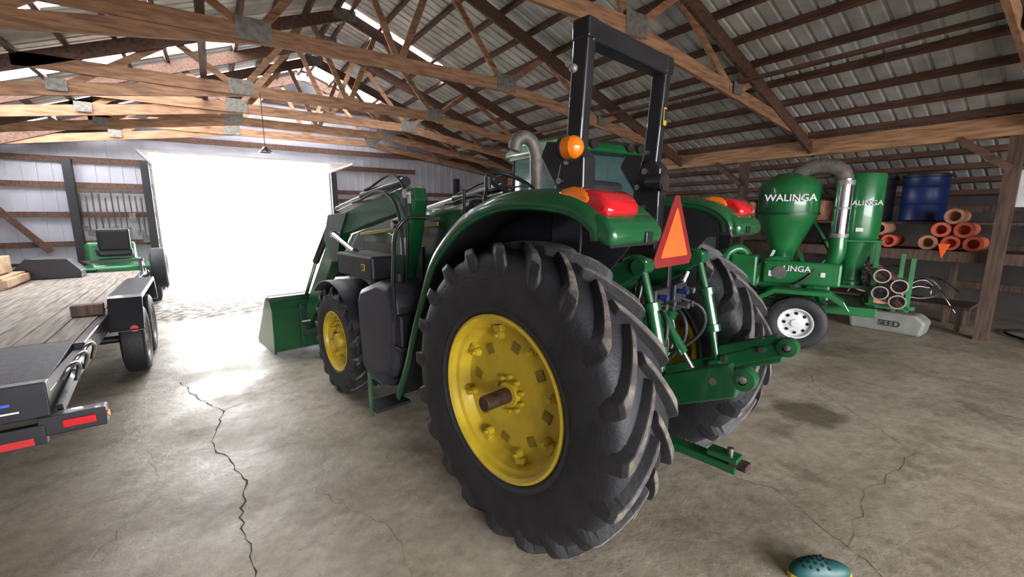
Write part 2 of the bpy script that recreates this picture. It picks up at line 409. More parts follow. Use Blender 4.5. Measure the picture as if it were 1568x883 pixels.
beams('truss_braces',[((GA-.5,YB,ZC+.11),(GA-.5,YF,ZC+.11),.09,.04),((6.3,YB,bc(6.3)+.12),(6.3,YF,bc(6.3)+.12),.09,.04)],WYL,ceil)
bm_=empty('eave_beams')
boxes('right_beam',[((XM-.05,(YB+YF)/2,2.98),(.05,YF-YB,.27)),((XM+.12,(YB+YF)/2,2.98),(.05,YF-YB,.27))],WBEAM,bm_)
boxes('left_beam',[((XL+.1,(YB+YF)/2,2.9),(.1,YF-YB,.27))],WBEAM,bm_)
pb=[];br=[]
for y in(-2.6,1.05,4.7,8.4,12.0):
    pb.append(((XM+.035,y,1.5),(.13,.15,3.0)))
    br.append(((XM-.1,y,2.4),(XM-.1,y+.55,2.86),.05,.09))
boxes('posts',pb,WPOST,bm_);beams('knee_braces',br,WYL,bm_)
DX0,DX1,DZ=-1.1,2.9,3.02
def ribs(x0,x1,z0,ztop,y,nm,m,parent):
    l=[];x=x0+.1
    while x<x1:
        zt=ztop(x) if callable(ztop) else ztop
        l.append(((x,y,(z0+zt)/2),(.03,.03,zt-z0)));x+=.23
    boxes(nm,l,m,parent)
wn=empty('wall_front')
def gwall(nm,x0,x1,z0,y,m,parent,t=.03):
    xs=[x0]+([RX] if x0<RX<x1 else [])+[x1]
    poly=[(x0,z0),(x1,z0)]+[(x,rz(x)) for x in reversed(xs)]
    prism(nm,poly,'Y',y,y+t,m,parent,bevel=0)
gwall('sheet_left',XL,DX0,0,YF,WALL,wn);gwall('sheet_right',DX1,XR,0,YF,WALL,wn);gwall('sheet_top',DX0,DX1,DZ,YF,WALL,wn)
ribs(XL,DX0,0,lambda x:rz(x)-.05,YF,'ribs_left',WALL,wn);ribs(DX1,XR,0,lambda x:rz(x)-.05,YF,'ribs_right',WALL,wn)
gl=[]
for z in(.5,1.15,1.8,2.45,3.0):
    gl.append((((XL+DX0)/2,YF-.05,z),(DX0-XL,.04,.12)));gl.append((((XR+DX1)/2,YF-.05,z if z<2.9 else 2.2),(XR-DX1,.04,.12)))
for z in(3.15,3.6,4.2,4.8):
    hw=(RZ-z)/SL-.1 if z>3.3 else 3.2;gl.append(((RX,YF-.05,z),(2*hw,.04,.14)))
boxes('girts',gl,WYL,wn)
boxes('wall_posts',[((x,YF-.15,1.5),(.15,.15,3.0)) for x in(-4.3,-2.5,DX0-.1,DX1+.1,5.0,7.0,9.0)],BLKP,wn)
beams('wall_braces',[((-4.3,YF-.1,2.8),(-3.0,YF-.1,1.0),.05,.12),((-3.6,YF-.1,0.3),(-4.4,YF-.1,1.6),.05,.1)],WYL,wn)
dr=empty('door_1')
boxes('panels',[(((DX0+DX1)/2,YF-.5-.56*i,DZ+.0),(DX1-DX0,.54,.04)) for i in range(4)],WHT,dr,.004)
boxes('tracks',[((DX0+.05,YF-1.5,DZ-.04),(.04,2.8,.05)),((DX1-.05,YF-1.5,DZ-.04),(.04,2.8,.05)),((DX0+.02,YF-.2,1.5),(.04,.05,3)),((DX1-.02,YF-.2,1.5),(.04,.05,3))],GALV,dr)
wl=empty('wall_left')
prism('sheet',[(YB,0),(YF,0),(YF,rz(XL)),(YB,rz(XL))],'X',XL-.03,XL,WALL,wl,bevel=0)
boxes('girts',[((XL+.04,(YB+YF)/2,z),(.04,YF-YB,.12)) for z in(.5,1.2,1.9,2.5)],WYL,wl)
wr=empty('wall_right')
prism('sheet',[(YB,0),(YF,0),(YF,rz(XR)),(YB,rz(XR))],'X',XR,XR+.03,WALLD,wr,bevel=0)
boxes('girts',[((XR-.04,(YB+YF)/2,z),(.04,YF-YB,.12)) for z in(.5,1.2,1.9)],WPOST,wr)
wb_=empty('wall_back')
BX0,BX1,BZ=-2.0,6.5,3.1
gwall('sheet_left',XL,BX0,0,YB-.03,WALL,wb_);gwall('sheet_right',BX1,XR,0,YB-.03,WALL,wb_);gwall('sheet_top',BX0,BX1,BZ,YB-.03,WALL,wb_)

# ------------------------------------------------------------ TRACTOR
T=empty('tractor',(2.03,1.94,0),8.5)
ag_wheel(T,'rear_wheel_left',(-.69,0,.83),.83,.215,.44,-1,20,.034)
ag_wheel(T,'rear_wheel_right',(.70,0,.83),.83,.215,.44,1,20,.034)
ag_wheel(T,'front_wheel_left',(-.62,2.6,.55),.55,.16,.29,-1,18,.024,0)
ag_wheel(T,'front_wheel_right',(.62,2.6,.55),.55,.16,.29,1,18,.024,0)
arch=[(-.63,1.70,.85),(-.61,1.78,.86),(-.52,1.85,.87),(-.38,1.89,.875),(-.12,1.905,.875),(.12,1.87,.87),(.37,1.78,.86),(.62,1.61,.84),(.78,1.45,.82),(.90,1.27,.80),(1.04,1.0,.80),(1.17,.70,.80),(1.33,.42,.80)]
def resample(P,n):
    out=[]
    for i in range(len(P)-1):
        p0=P[max(i-1,0)];p1=P[i];p2=P[i+1];p3=P[min(i+2,len(P)-1)]
        for k in range(n):
            t=k/n
            out.append(tuple(.5*((2*b)+(-a+c)*t+(2*a-5*b+4*c-d)*t*t+(-a+3*b-3*c+d)*t**3) for a,b,c,d in zip(p0,p1,p2,p3)))
    out.append(P[-1]);return out
A=resample(arch,3)
for sg,nm in((-1,'fender_left'),(1,'fender_right')):
    vs=[];fs=[]
    for i,(y,z,xo) in enumerate(A):
        a=A[max(i-1,0)];b2=A[min(i+1,len(A)-1)];d=Vector((b2[0]-a[0],b2[1]-a[1])).normalized();n=Vector((-d.y,d.x))
        row=[(.43,-.05),(.44,-.01),(.47,0),(xo-.12,.012),(xo-.05,.005),(xo-.015,-.012),(xo,-.04),(xo,-.07),(xo-.012,-.08)]
        for x,o_ in row:vs.append((sg*x,y+n.x*o_,z+n.y*o_))
    m=9
    for i in range(len(A)-1):
        for k in range(m-1):fs.append((i*m+k,i*m+k+1,(i+1)*m+k+1,(i+1)*m+k))
    mobj(nm,vs,fs,GREEN,T,smooth=True,solid=.012)
    # dark underside liner
    vs=[];fs=[]
    for (y,z,xo) in A:
        for x in(.45,xo-.03):vs.append((sg*x,y,z-.035))
    for i in range(len(A)-1):fs.append((2*i,2*i+1,2*i+3,2*i+2))
    mobj(nm+'_liner',vs,fs,BLKP,T,smooth=True,solid=.006)
    poly=[(y,z-.02) for y,z,_ in A]+[(1.0,.45),(.5,.7),(-.1,1.2),(-.5,1.66)]
    prism(nm+'_inner_panel',poly,'X',sg*.43,sg*.442,BLKP,T,bevel=0)
    prism(nm+'_rear_lip',[(-.665,1.675),(-.675,1.73),(-.64,1.785),(-.56,1.815),(-.50,1.80),(-.56,1.71),(-.62,1.675)],'X',sg*.47,sg*.86,GREEN,T,bevel=.022,smooth=True)
    box(nm+'_decal',(sg*.60,-.677,1.705),(.055,.006,.045),BLK,T)
    lx=sg*.725
    def lens(name,m_,y0,y1,x0,x1,z0,z1):
        prism(name,[(y0,z0),(y0-.005,z0+.05),(y0+.04,z1-.015),(y0+.10,z1),(y1,z1-.006),(y1+.05,z0+.05),(y1+.05,z0)],'X',x0,x1,m_,T,bevel=.024,smooth=True)
    lens(nm+'_light_red',RED,-.63,-.46,lx-.12,lx+.12,1.79,1.905)
    lens(nm+'_light_amber',AMB,-.545,-.39,lx-.125,lx+.115,1.835,1.918)
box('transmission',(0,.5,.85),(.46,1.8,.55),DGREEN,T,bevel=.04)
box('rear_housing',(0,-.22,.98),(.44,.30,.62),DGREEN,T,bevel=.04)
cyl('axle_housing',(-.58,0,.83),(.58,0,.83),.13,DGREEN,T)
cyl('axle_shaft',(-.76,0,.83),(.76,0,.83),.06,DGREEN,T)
box('platform',(0,.75,1.22),(.86,1.1,.06),BLKP,T)
box('seat_console',(0,.2,1.4),(.82,.5,.35),BLKP,T,bevel=.05)
box('operator_deck',(0,-.12,1.55),(.84,.5,.05),BLKP,T,bevel=.02)
box('seat_base',(0,.25,1.6),(.40,.40,.12),BLKP,T,bevel=.04)
prism('seat_cushion',[(.0,1.62),(.0,1.74),(.48,1.76),(.5,1.66)],'X',-.22,.22,YEL,T,bevel=.05)
prism('seat_back',[(.04,1.70),(-.04,1.98),(.0,2.02),(.12,1.74)],'X',-.20,.20,BLKP,T,bevel=.04)
prism('seat_back_pad',[(.10,1.74),(.035,1.97),(.05,1.98),(.14,1.76)],'X',-.17,.17,YEL,T,bevel=.01)
boxes('armrests',[((-.27,.25,1.88),(.05,.30,.04)),((.27,.25,1.88),(.05,.30,.04))],BLKP,T,.012)
cyl('steering_column',(.08,1.25,1.3),(.08,.96,2.0),.04,BLKP,T)
box('dash',(.05,1.22,1.75),(.42,.3,.3),BLKP,T,R=rot(-20,0,0),bevel=.05)
cs=[];tilt=math.radians(30)
for k in range(24):
    t=2*math.pi*k/24;x=.08+.2*math.cos(t);yy=.2*math.sin(t);cs.append((x,.92+yy*math.cos(tilt),2.04+yy*math.sin(tilt)))
tube('steering_wheel',cs,.016,BLKP,T,cyclic=True)
beams('steering_spokes',[((cs[i][0],cs[i][1],cs[i][2]),(.08,.94,2.01),.03,.012) for i in(0,8,16)],BLKP,T)
tube('control_levers',[[(-.36,.75,1.3),(-.36,.72,1.9),(-.38,.66,2.0)],[(.38,.6,1.4),(.4,.62,1.95)],[(-.38,.95,1.4),(-.40,.9,1.98)]],.012,BLKP,T)
cyl('lever_knob',(-.38,.66,1.98),(-.38,.66,2.05),.022,BLKP,T)
hp=[(1.2,1.1),(1.2,1.84),(1.6,1.85),(2.4,1.78),(3.1,1.64),(3.28,1.5),(3.3,.95),(1.3,.95)]
prism('hood',hp,'X',-.32,.32,GREEN,T,bevel=.06,smooth=True)
boxes('hood_side_grilles',[((-.325,2.2,1.35),(.02,1.2,.35)),((.325,2.2,1.35),(.02,1.2,.35))],BLKP,T,.004)
box('hood_stripe',(-.328,2.1,1.66),(.012,1.5,.035),YEL,T,R=rot(-5,0,0));box('grille',(0,3.31,1.25),(.5,.02,.5),BLKP,T)
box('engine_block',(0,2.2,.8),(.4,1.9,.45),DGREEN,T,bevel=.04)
box('front_axle',(0,2.6,.55),(1.05,.18,.18),DGREEN,T,bevel=.03)
box('front_weight_bracket',(0,3.35,.8),(.5,.3,.35),DGREEN,T,bevel=.03)
for sg in(-1,1):
    vs=[];fs=[]
    for i in range(11):
        t=math.radians(-70+i*11)
        for x in(.48,.80):vs.append((sg*x,2.6+.61*math.sin(t),.55+.61*math.cos(t)))
    for i in range(10):fs.append((2*i,2*i+1,2*i+3,2*i+2))
    mobj('front_fender_%s'%('left' if sg<0 else 'right'),vs,fs,BLKP,T,smooth=True,solid=.012)
tube('exhaust_stack',[(.50,1.05,1.6),(.50,1.05,2.2),(.49,1.06,2.36),(.43,1.09,2.45),(.35,1.12,2.43),(.32,1.14,2.34)],.058,GUS,T)
cyl('exhaust_shield',(.50,1.05,1.5),(.50,1.05,2.0),.08,BLKP,T)
for sg,n in((-1,'left'),(1,'right')):
    prism('fuel_tank_'+n,[(1.30,.62),(1.28,1.15),(1.36,1.26),(1.56,1.28),(1.88,1.18),(1.96,1.06),(1.93,.5),(1.8,.42),(1.42,.42)],'X',sg*.80,sg*.40,GRYP,T,bevel=.05,smooth=True)
    prism('fuel_tank_step_'+n,[(1.22,.75),(1.22,1.05),(1.34,1.05),(1.34,.75)],'X',sg*.78,sg*.5,BLKP,T,bevel=.02)
cyl('fuel_cap',(-.62,1.5,1.26),(-.62,1.5,1.33),.05,BLKP,T)
box('tool_box',(-.60,2.05,1.36),(.32,.72,.20),BLKP,T,bevel=.02)
box('tool_box_badge',(-.763,1.85,1.36),(.006,.07,.06),YEL,T)
text('side_badge','D',(-.768,1.85,1.36),.06,90,0,-90,DGREEN,T)
st=[]
for i,(y,z) in enumerate(((1.50,.28),(1.44,.52))):
    st.append(((-.78+i*.02,y-.02,z),(.30,.22,.025)))
st+=[((-.66,1.28,.80),(.3,.2,.025))]
boxes('steps',st,BLKP,T,.005)
boxes('step_sides',[((-.93,1.47,.40),(.012,.05,.36)),((-.64,1.47,.42),(.012,.05,.4))],GREEN,T)
tube('grab_rail',[(-.80,1.25,1.0),(-.82,1.2,1.45),(-.78,1.12,1.75),(-.6,1.1,1.78)],.013,BLK,T)
for sg in(-1,1):
    x=sg*.52
    n='left' if sg<0 else 'right'
    prism('loader_mast_'+n,[(1.55,.7),(1.62,1.0),(1.38,1.6),(1.28,1.91),(1.30,2.0),(1.40,2.02),(1.50,1.94),(1.62,1.6),(1.95,1.0),(1.95,.7)],'X',x-.06,x+.06,GREEN,T,bevel=.012)
    prism('loader_arm_'+n,[(1.30,1.86),(1.32,2.0),(1.45,2.02),(2.85,1.80),(3.0,1.72),(3.12,1.55),(4.1,.62),(4.2,.45),(4.12,.33),(4.0,.38),(2.92,1.42),(2.75,1.60),(1.5,1.82)],'X',x-.05,x+.05,GREEN,T,bevel=.012)
    prism('loader_knee_plate_'+n,[(2.55,1.82),(3.05,1.80),(3.22,1.53),(3.0,1.30),(2.86,1.32),(2.75,1.6)],'X',x-.065,x-.05,DGREEN,T,bevel=.004)
    cyl('lift_cylinder_'+n,(x-.09,1.72,1.12),(x-.09,2.35,1.45),.045,BLK,T);cyl('lift_rod_'+n,(x-.09,2.35,1.45),(x-.09,2.85,1.60),.024,CHROME,T)
    cyl('tilt_cylinder_'+n,(x,1.5,2.06),(x,2.3,1.97),.04,BLK,T);cyl('tilt_rod_'+n,(x,2.3,1.97),(x,2.95,1.86),.022,CHROME,T)
    cyl('bucket_cylinder_'+n,(x,3.15,1.70),(x,3.7,1.25),.04,BLK,T);cyl('bucket_rod_'+n,(x,3.7,1.25),(x,4.15,.80),.022,CHROME,T)
    cyls('loader_pins_'+n,[((x-.09,1.38,1.96),(x+.09,1.38,1.96),.035),((x-.09,1.6,1.72),(x+.09,1.6,1.72),.03),((x-.1,2.9,1.60),(x+.1,2.9,1.60),.035),((x-.1,4.12,.45),(x+.1,4.12,.45),.035)],STEEL,T,14)
    tube('loader_hoses_'+n,[[(x-.07,1.45,1.2),(x-.09,1.36,1.7),(x-.05,1.5,2.06),(x-.03,2.2,2.02)],[(x-.08,1.5,1.2),(x-.1,1.42,1.6),(x-.08,1.6,1.93),(x-.06,2.4,1.91)]],.011,BLKP,T)
box('loader_mast_decal',(-.585,1.47,1.55),(.004,.10,.14),WHT,T);box('loader_mast_decal_b',(-.585,1.36,1.93),(.004,.06,.09),WHT,T)
cyl('loader_cross_tube',(-.52,3.4,1.15),(.52,3.4,1.15),.07,GREEN,T)
box('loader_frame_cross',(0,1.8,.72),(1.1,.12,.15),DGREEN,T)
bp_=[(4.18,.10),(4.14,.62),(4.22,.78),(4.32,.80),(4.36,.76),(4.28,.66),(4.26,.2),(4.40,.10),(5.0,.07),(5.0,.05),(4.3,.05)]
prism('bucket_shell',bp_,'X',-.93,.93,GREEN,T,bevel=.004)
for sg in(-1,1):prism('bucket_side_%s'%('left' if sg<0 else 'right'),[(4.18,.06),(4.14,.62),(4.24,.79),(4.40,.76),(4.98,.12),(4.98,.05)],'X',sg*.93-.012,sg*.93+.012,GREEN,T,bevel=.004)
box('bucket_top_rail',(0,4.22,.76),(1.90,.10,.06),DGREEN,T);box('bucket_hook_plate',(0,4.12,.45),(1.2,.03,.4),DGREEN,T)
boxes('bucket_ribs',[((x,4.14,.4),(.03,.08,.55)) for x in(-.52-.1,-.52+.1,.42,.62)],GREEN,T)
# ROPS
rb=-.1
for sg in(-1,1):
    n='left' if sg<0 else 'right';x=sg*.40
    beam('rops_post_'+n,(x,rb,2.0),(x,rb-.05,2.75),.075,.10,BLK,T,bevel=.012,up=(0,1,0))
    prism('rops_base_'+n,[(-.16,1.2),(.0,1.2),(.02,1.75),(-.03,2.12),(-.14,2.16),(-.20,2.1),(-.20,1.7)],'X',x-.055,x+.055,BLK,T,bevel=.01)
    prism('rops_gusset_'+n,[(-.02,1.95),(.10,2.12),(.06,2.2),(-.08,2.18)],'X',x-.06,x+.06,BLK,T,bevel=.006)
    cyls('rops_pins_'+n,[((x-.075,-.1,2.08),(x+.075,-.1,2.08),.020),((x-.075,-.05,1.98),(x+.075,-.05,1.98),.018),((x-.07,-.1,2.2),(x+.07,-.1,2.2),.014),((x-.07,-.1,1.85),(x+.07,-.1,1.85),.014)],STEEL,T,12)
    boxes('rops_top_plate_'+n,[((x,rb-.05,2.725),(.09,.11,.10))],BLK,T,.01)
box('rops_crossbar',(0,rb-.05,2.72),(.80,.10,.11),BLK,T,bevel=.012)
box('rops_warning_decal',(.40,rb-.085,2.42),(.04,.006,.11),YEL,T);box('rops_warning_decal_top',(.40,rb-.089,2.43),(.03,.006,.07),BLK,T)
cyl('amber_flasher',(-.56,-.24,2.13),(-.56,-.16,2.13),.056,AMB,T,bevel=.014);ball('amber_flasher_dome',(-.56,-.22,2.13),.055,AMB,T,(1,.9,1))
cyl('amber_flasher_rim',(-.56,-.175,2.13),(-.56,-.155,2.13),.061,BLK,T)
beam('flasher_arm',(-.56,-.15,2.13),(-.42,-.1,2.06),.02,.02,BLK,T)
cyl('work_light_body',(.30,-.26,2.0),(.30,-.14,2.0),.06,BLK,T,r2=.04);cyl('work_light_lens',(.30,-.27,2.0),(.30,-.255,2.0),.052,CHROME,T)
beam('work_light_arm',(.30,-.18,1.98),(.38,-.1,1.95),.02,.02,BLK,T)
cyl('upper_light',(-.44,-.1,2.55),(-.50,-.12,2.55),.015,GALV,T);ball('upper_light_globe',(-.48,-.14,2.53),.022,GALV,T)
E=empty('smv_emblem',(.0,-.50,1.66),0);E.parent=T
def tri(name,r,c,y,m,par):
    pts=[]
    for k in range(3):
        a=math.radians(90+120*k)
        for da in(-c,c):pts.append((r*math.cos(a+da),r*math.sin(a+da)))
    prism(name,pts,'Y',y,y+.004,m,par,bevel=0)
tri('emblem_border',.245,.10,0,REDR,E);tri('emblem_center',.175,.03,-.005,ORG,E)
beam('emblem_bracket',(0,.02,-.35),(0,.02,.05),.04,.01,BLK,E)
for sg in(-1,1):
    x=sg*.33;n='left' if sg<0 else 'right'
    prism('rocker_arm_'+n,[(-.10,1.28),(-.12,1.42),(-.46,1.60),(-.53,1.58),(-.54,1.52),(-.48,1.48),(-.25,1.33)],'X',x-.03,x+.03,GREEN,T,bevel=.01)
    cyl('lift_link_upper_'+n,(x,-.50,1.53),(x,-.57,1.30),.022,GREEN,T);cyl('lift_link_body_'+n,(x,-.56,1.34),(x,-.62,1.10),.034,GREEN,T);cyl('lift_link_lower_'+n,(x,-.61,1.12),(x,-.66,.90),.022,GREEN,T)
    cyls('lift_link_collars_'+n,[((x,-.555,1.36),(x,-.565,1.32),.045),((x,-.61,1.14),(x,-.62,1.10),.045)],GREEN,T,16)
    cyls('link_pins_'+n,[((x-.05,-.50,1.54),(x+.05,-.50,1.54),.04),((x-.05,-.66,.90),(x+.05,-.66,.90),.035)],GREEN,T,14)
    prism('lower_arm_'+n,[(-.05,.56),(-.05,.68),(-.45,.86),(-.75,1.0),(-.98,1.11),(-1.02,1.04),(-.72,.90),(-.4,.72)],'X',x-.018,x+.018,GREEN,T,bevel=.008)
    prism('lower_arm_end_'+n,[(-.62,.88),(-.66,1.02),(-.96,1.15),(-1.01,1.1),(-1.0,1.0),(-.7,.86)],'X',x+sg*.01-.022,x+sg*.01+.03,GREEN,T,bevel=.01)
    lathe('ball_eye_'+n,[(.022,-.035),(.05,-.03),(.055,0),(.05,.03),(.022,.035)],(x,-1.02,1.09),GREEN,T,24);ball('ball_socket_'+n,(x,-1.02,1.09),.042,STEEL,T,(.8,1,1))
    cyls('arm_bolts_'+n,[((x-.035,-.70,.95),(x+.05,-.70,.95),.018),((x-.035,-.90,1.05),(x+.05,-.90,1.05),.018)],STEEL,T,8)
    cyl('lift_cylinder_rear_'+n,(x-sg*.10,-.25,.75),(x-sg*.10,-.40,1.22),.04,GREEN,T);cyl('lift_cylinder_rod_'+n,(x-sg*.10,-.40,1.22),(x-sg*.06,-.46,1.46),.02,CHROME,T)
    for q in range(9):
        f=q/8;cx=x-sg*(.14-.12*f);cy=-.36-.30*f;cz=.80+.10*f-.05*math.sin(math.pi*f)
        pts=[]
        for u in range(8):
            a=2*math.pi*u/8;du=.026*math.cos(a);dv=.012*math.sin(a)
            pts.append((cx+(dv if q%2 else 0),cy-du*.95,cz+du*.3+(0 if q%2 else dv)))
        tube('sway_chain_%s_%d'%(n,q),pts,.005,STEEL,T,cyclic=True,res=2)
    tube('hitch_hose_'+n,[[(x-sg*.14,-.35,1.3),(x-sg*.16,-.52,1.15),(x-sg*.18,-.42,.9),(x-sg*.2,-.3,.8)],[(x-sg*.20,-.45,1.33),(x-sg*.10,-.60,1.22),(x-sg*.12,-.5,1.0),(x-sg*.2,-.36,.95)]],.012,BLKP,T)
cyl('rock_shaft',(-.38,-.13,1.36),(.38,-.13,1.36),.055,GREEN,T)
prism('top_link_bracket',[(-.30,1.0),(-.30,1.3),(-.42,1.32),(-.45,1.24),(-.42,1.0)],'X',-.07,.07,GREEN,T,bevel=.01)
cyl('top_link_body',(.02,-.44,1.22),(.03,-.58,1.02),.028,GREEN,T);cyl('top_link_screw',(.03,-.58,1.02),(.04,-.66,.90),.015,STEEL,T)
tube('top_link_handle',[(.0,-.50,1.15),(-.05,-.56,1.10),(-.05,-.60,1.04),(.01,-.56,1.05)],.008,GREEN,T)
boxes('remote_valve_block',[((-.12,-.46,1.34),(.16,.10,.12)),((.14,-.44,1.32),(.16,.10,.16))],BLKP,T,.01)
cyls('remote_couplers_blue',[((-.16,-.52,1.36),(-.16,-.56,1.36),.016),((.10,-.50,1.36),(.10,-.55,1.36),.016)],BLUE,T)
cyls('remote_couplers_steel',[((-.09,-.52,1.32),(-.09,-.57,1.32),.018),((-.16,-.52,1.31),(-.16,-.56,1.31),.018),((.18,-.50,1.36),(.18,-.55,1.36),.018),((.10,-.50,1.28),(.10,-.56,1.28),.018),((.18,-.5,1.28),(.18,-.55,1.28),.018)],STEEL,T)
tube('steel_lines',[[(-.2,-.38,1.28),(-.24,-.42,1.15),(-.2,-.4,.95)],[(.06,-.40,1.25),(.10,-.44,1.1),(.16,-.42,.9)],[(.2,-.4,1.22),(.24,-.42,1.05),(.2,-.38,.85)]],.008,STEEL,T)
lathe('pto_shield',[(.05,-.02),(.12,-.02),(.13,-.14),(.12,-.14)],(0,-.38,.72),BLKP,T,24,'Y')
cyl('pto_shaft',(0,-.38,.72),(0,-.5,.72),.025,STEEL,T)
box('drawbar_support',(0,-.32,.5),(.3,.3,.16),GREEN,T,bevel=.02)
boxes('drawbar',[((.02,-.55,.46),(.09,.75,.045)),((.02,-.85,.51),(.09,.16,.03))],GREEN,T,.006)
boxes('drawbar_tip',[((.02,-.93,.485),(.08,.09,.03))],RUST,T,.006);cyl('drawbar_pin',(.02,-.88,.42),(.02,-.88,.56),.016,STEEL,T)
# ------------------------------------------------------------ CAB TRACTOR
C=empty('cab_tractor',(4.75,5.0,0),-3)
for sx,n in((-.78,'left'),(.78,'right')):
    ag_wheel(C,'rear_wheel_'+n,(sx,0,.8),.8,.22,.42,-1 if sx<0 else 1,18)
    ag_wheel(C,'front_wheel_'+n,(sx,2.4,.55),.55,.16,.28,-1 if sx<0 else 1,16,.024,0)
    box('fender_'+n,(sx,0,1.68),(.5,1.2,.06),VGREEN,C,bevel=.03)
prism('hood',[(.95,.8),(.95,1.75),(2.6,1.62),(3.0,1.45),(3.0,.8)],'X',-.35,.35,VGREEN,C,bevel=.06)
box('chassis',(0,1.0,.75),(.45,3.2,.45),DGREEN,C,bevel=.03);cyl('axle',(-.7,0,.8),(.7,0,.8),.1,DGREEN,C);box('front_axle',(0,2.4,.55),(1.3,.15,.15),DGREEN,C)
box('cab_floor',(0,.2,1.25),(1.35,1.3,.5),BLKP,C,bevel=.04)
cab=[(-.74,-.5),(.74,-.5),(.74,.85),(-.74,.85)]
beams('cab_pillars',[((x,y,1.4),(x*.93,y*(.92 if y>0 else .9),2.68),.06,.07) for x,y in cab]+[((-.74,.15,1.4),(-.70,.12,2.68),.05,.06),((.74,.15,1.4),(.70,.12,2.68),.05,.06)],BLK,C,.01)
box('cab_glass_rear',(0,-.47,2.08),(1.36,.012,1.12),GLASS,C);box('cab_glass_front',(0,.80,2.08),(1.36,.012,1.12),GLASS,C)
box('cab_glass_left',(-.72,.15,2.08),(.012,1.2,1.12),GLASS,C);box('cab_glass_right',(.72,.15,2.08),(.012,1.2,1.12),GLASS,C)
prism('cab_roof',[(-.66,2.66),(-.64,2.76),(-.45,2.86),(.75,2.88),(.98,2.80),(1.0,2.68)],'X',-.78,.78,VGREEN,C,bevel=.07,smooth=True)
box('roof_trim',(0,.15,2.67),(1.48,1.5,.05),BLK,C,bevel=.01)
cyls('roof_lights',[((x,-.70,2.75),(x,-.63,2.75),.055) for x in(-.55,-.35,.35,.55)],CHROME,C,16)
cyls('roof_light_housings',[((x,-.69,2.75),(x,-.60,2.75),.065) for x in(-.55,-.35,.35,.55)],BLK,C,16)
box('seat',(0,.0,1.75),(.5,.5,.5),BLKP,C,bevel=.08);box('seat_pad',(0,-.16,2.05),(.42,.12,.5),YEL,C,bevel=.05)
boxes('mirrors',[((-1.0,.9,2.2),(.18,.03,.28)),((1.0,.9,2.2),(.18,.03,.28))],BLK,C,.01);tube('mirror_arms',[[(-.68,.8,2.4),(-1.0,.92,2.38),(-1.0,.92,2.3)],[(.68,.8,2.4),(1.0,.92,2.38),(1.0,.92,2.3)]],.012,BLK,C)
# ------------------------------------------------------------ TRAILER
R_=empty('flatbed_trailer',(-.90,3.58,0),1.5)
DZt=.78
pk=[];x=-.10-.09
while x>-2.35:
    pk.append(((x,4.05,DZt-.02),(.178,5.5,.04)));x-=.185
boxes('deck',pk,WDECK,R_,.004)
DIAM=mat('deck_plate',(.09,.09,.095),.4,.6,(.045,.045,.05),30,.5)
box('rear_plate',(-1.2,.72,DZt-.05),(2.2,1.15,.02),DIAM,R_,R=rot(4,0,0))
boxes('side_rails',[((-.06,4.0,.70),(.07,5.7,.16)),((-2.4,4.0,.70),(.07,5.7,.16)),((-.06,.65,.66),(.07,1.25,.15)),((-2.4,.65,.66),(.07,1.25,.15)),((-1.2,6.85,.70),(2.4,.08,.16)),((-1.2,1.28,.68),(2.3,.06,.12))],BLK,R_,.008)
boxes('cross_members',[((-1.2,1.4+.6*i,.62),(2.3,.05,.08)) for i in range(9)],BLK,R_)
box('rear_beam',(-1.2,.06,.70),(2.35,.08,.22),BLK,R_,bevel=.008)
box('bumper',(-1.2,.0,.50),(2.3,.06,.12),BLK,R_,bevel=.006)
box('reflective_tape',(-1.15,-.033,.47),(2.1,.004,.045),REDT,R_,bevel=0)
boxes('bumper_brackets',[((-.3,.03,.58),(.06,.05,.1)),((-2.1,.03,.58),(.06,.05,.1))],BLK,R_)
text('rear_lettering','BIG TRAIL',(-.47,.015,.735),.13,90,0,0,BLUET,R_)
box('lettering_underline',(-.50,.018,.65),(.7,.004,.010),WHT,R_,bevel=0)
box('taillight_box',(.07,.03,.54),(.30,.10,.12),BLK,R_,bevel=.008);box('taillight_lens',(.10,-.024,.54),(.15,.012,.05),RED,R_,bevel=.01)
cyl('side_marker',(.222,.03,.54),(.23,.03,.54),.02,AMB,R_)
tube('ramp_hooks',[[(-.02,.35+.28*i,.72),(.03,.35+.28*i,.80),(.05,.45+.28*i,.78),(.02,.5+.28*i,.66)] for i in range(3)],.014,STEEL,R_)
beams('dovetail_brace',[((-.0,.1,.60),(.0,1.2,.76),.03,.06)],BLK,R_)
for i,y in enumerate((2.85,3.75)):
    road_wheel(R_,'wheel_right_%d'%i,(.11,y,.38),.38,.11,1,GALV);road_wheel(R_,'wheel_left_%d'%i,(-2.6,y,.38),.38,.11,-1,GALV)
    cyl('axle_%d'%i,(-2.55,y,.4),(.1,y,.4),.04,BLK,R_)
for x0,x1,n in((-.03,.25,'right'),(-2.73,-2.43,'left')):
    prism('fender_'+n,[(2.25,.60),(2.30,.62),(2.48,.90),(4.12,.90),(4.30,.62),(4.35,.60),(4.16,.93),(4.10,.95),(2.50,.95),(2.44,.93)],'X',x0,x1,BLK,R_,bevel=.006)
prism('fender_panel',[(2.30,.62),(2.48,.9),(4.12,.9),(4.3,.62)],'X',-.035,-.02,BLK,R_,bevel=0)
box('fender_marker',(.05,2.36,.72),(.06,.012,.035),AMB,R_,R=rot(-25,0,0));cyl('fender_light',(.17,2.30,.62),(.17,2.26,.62),.035,RED,R_)
boxes('deck_block',[((-.18,2.42,.84),(.24,.12,.11))],WPOST,R_,.006)
beams('tongue',[((-2.2,6.85,.6),(-1.2,8.4,.6),.08,.14),((-.2,6.85,.6),(-1.2,8.4,.6),.08,.14)],BLK,R_)
prism('front_toolbox',[(-1.60,.785),(-.80,.785),(-.80,.9),(-.95,1.10),(-1.40,1.12),(-1.55,.95)],'Y',6.2,6.6,BLK,R_,bevel=.01)
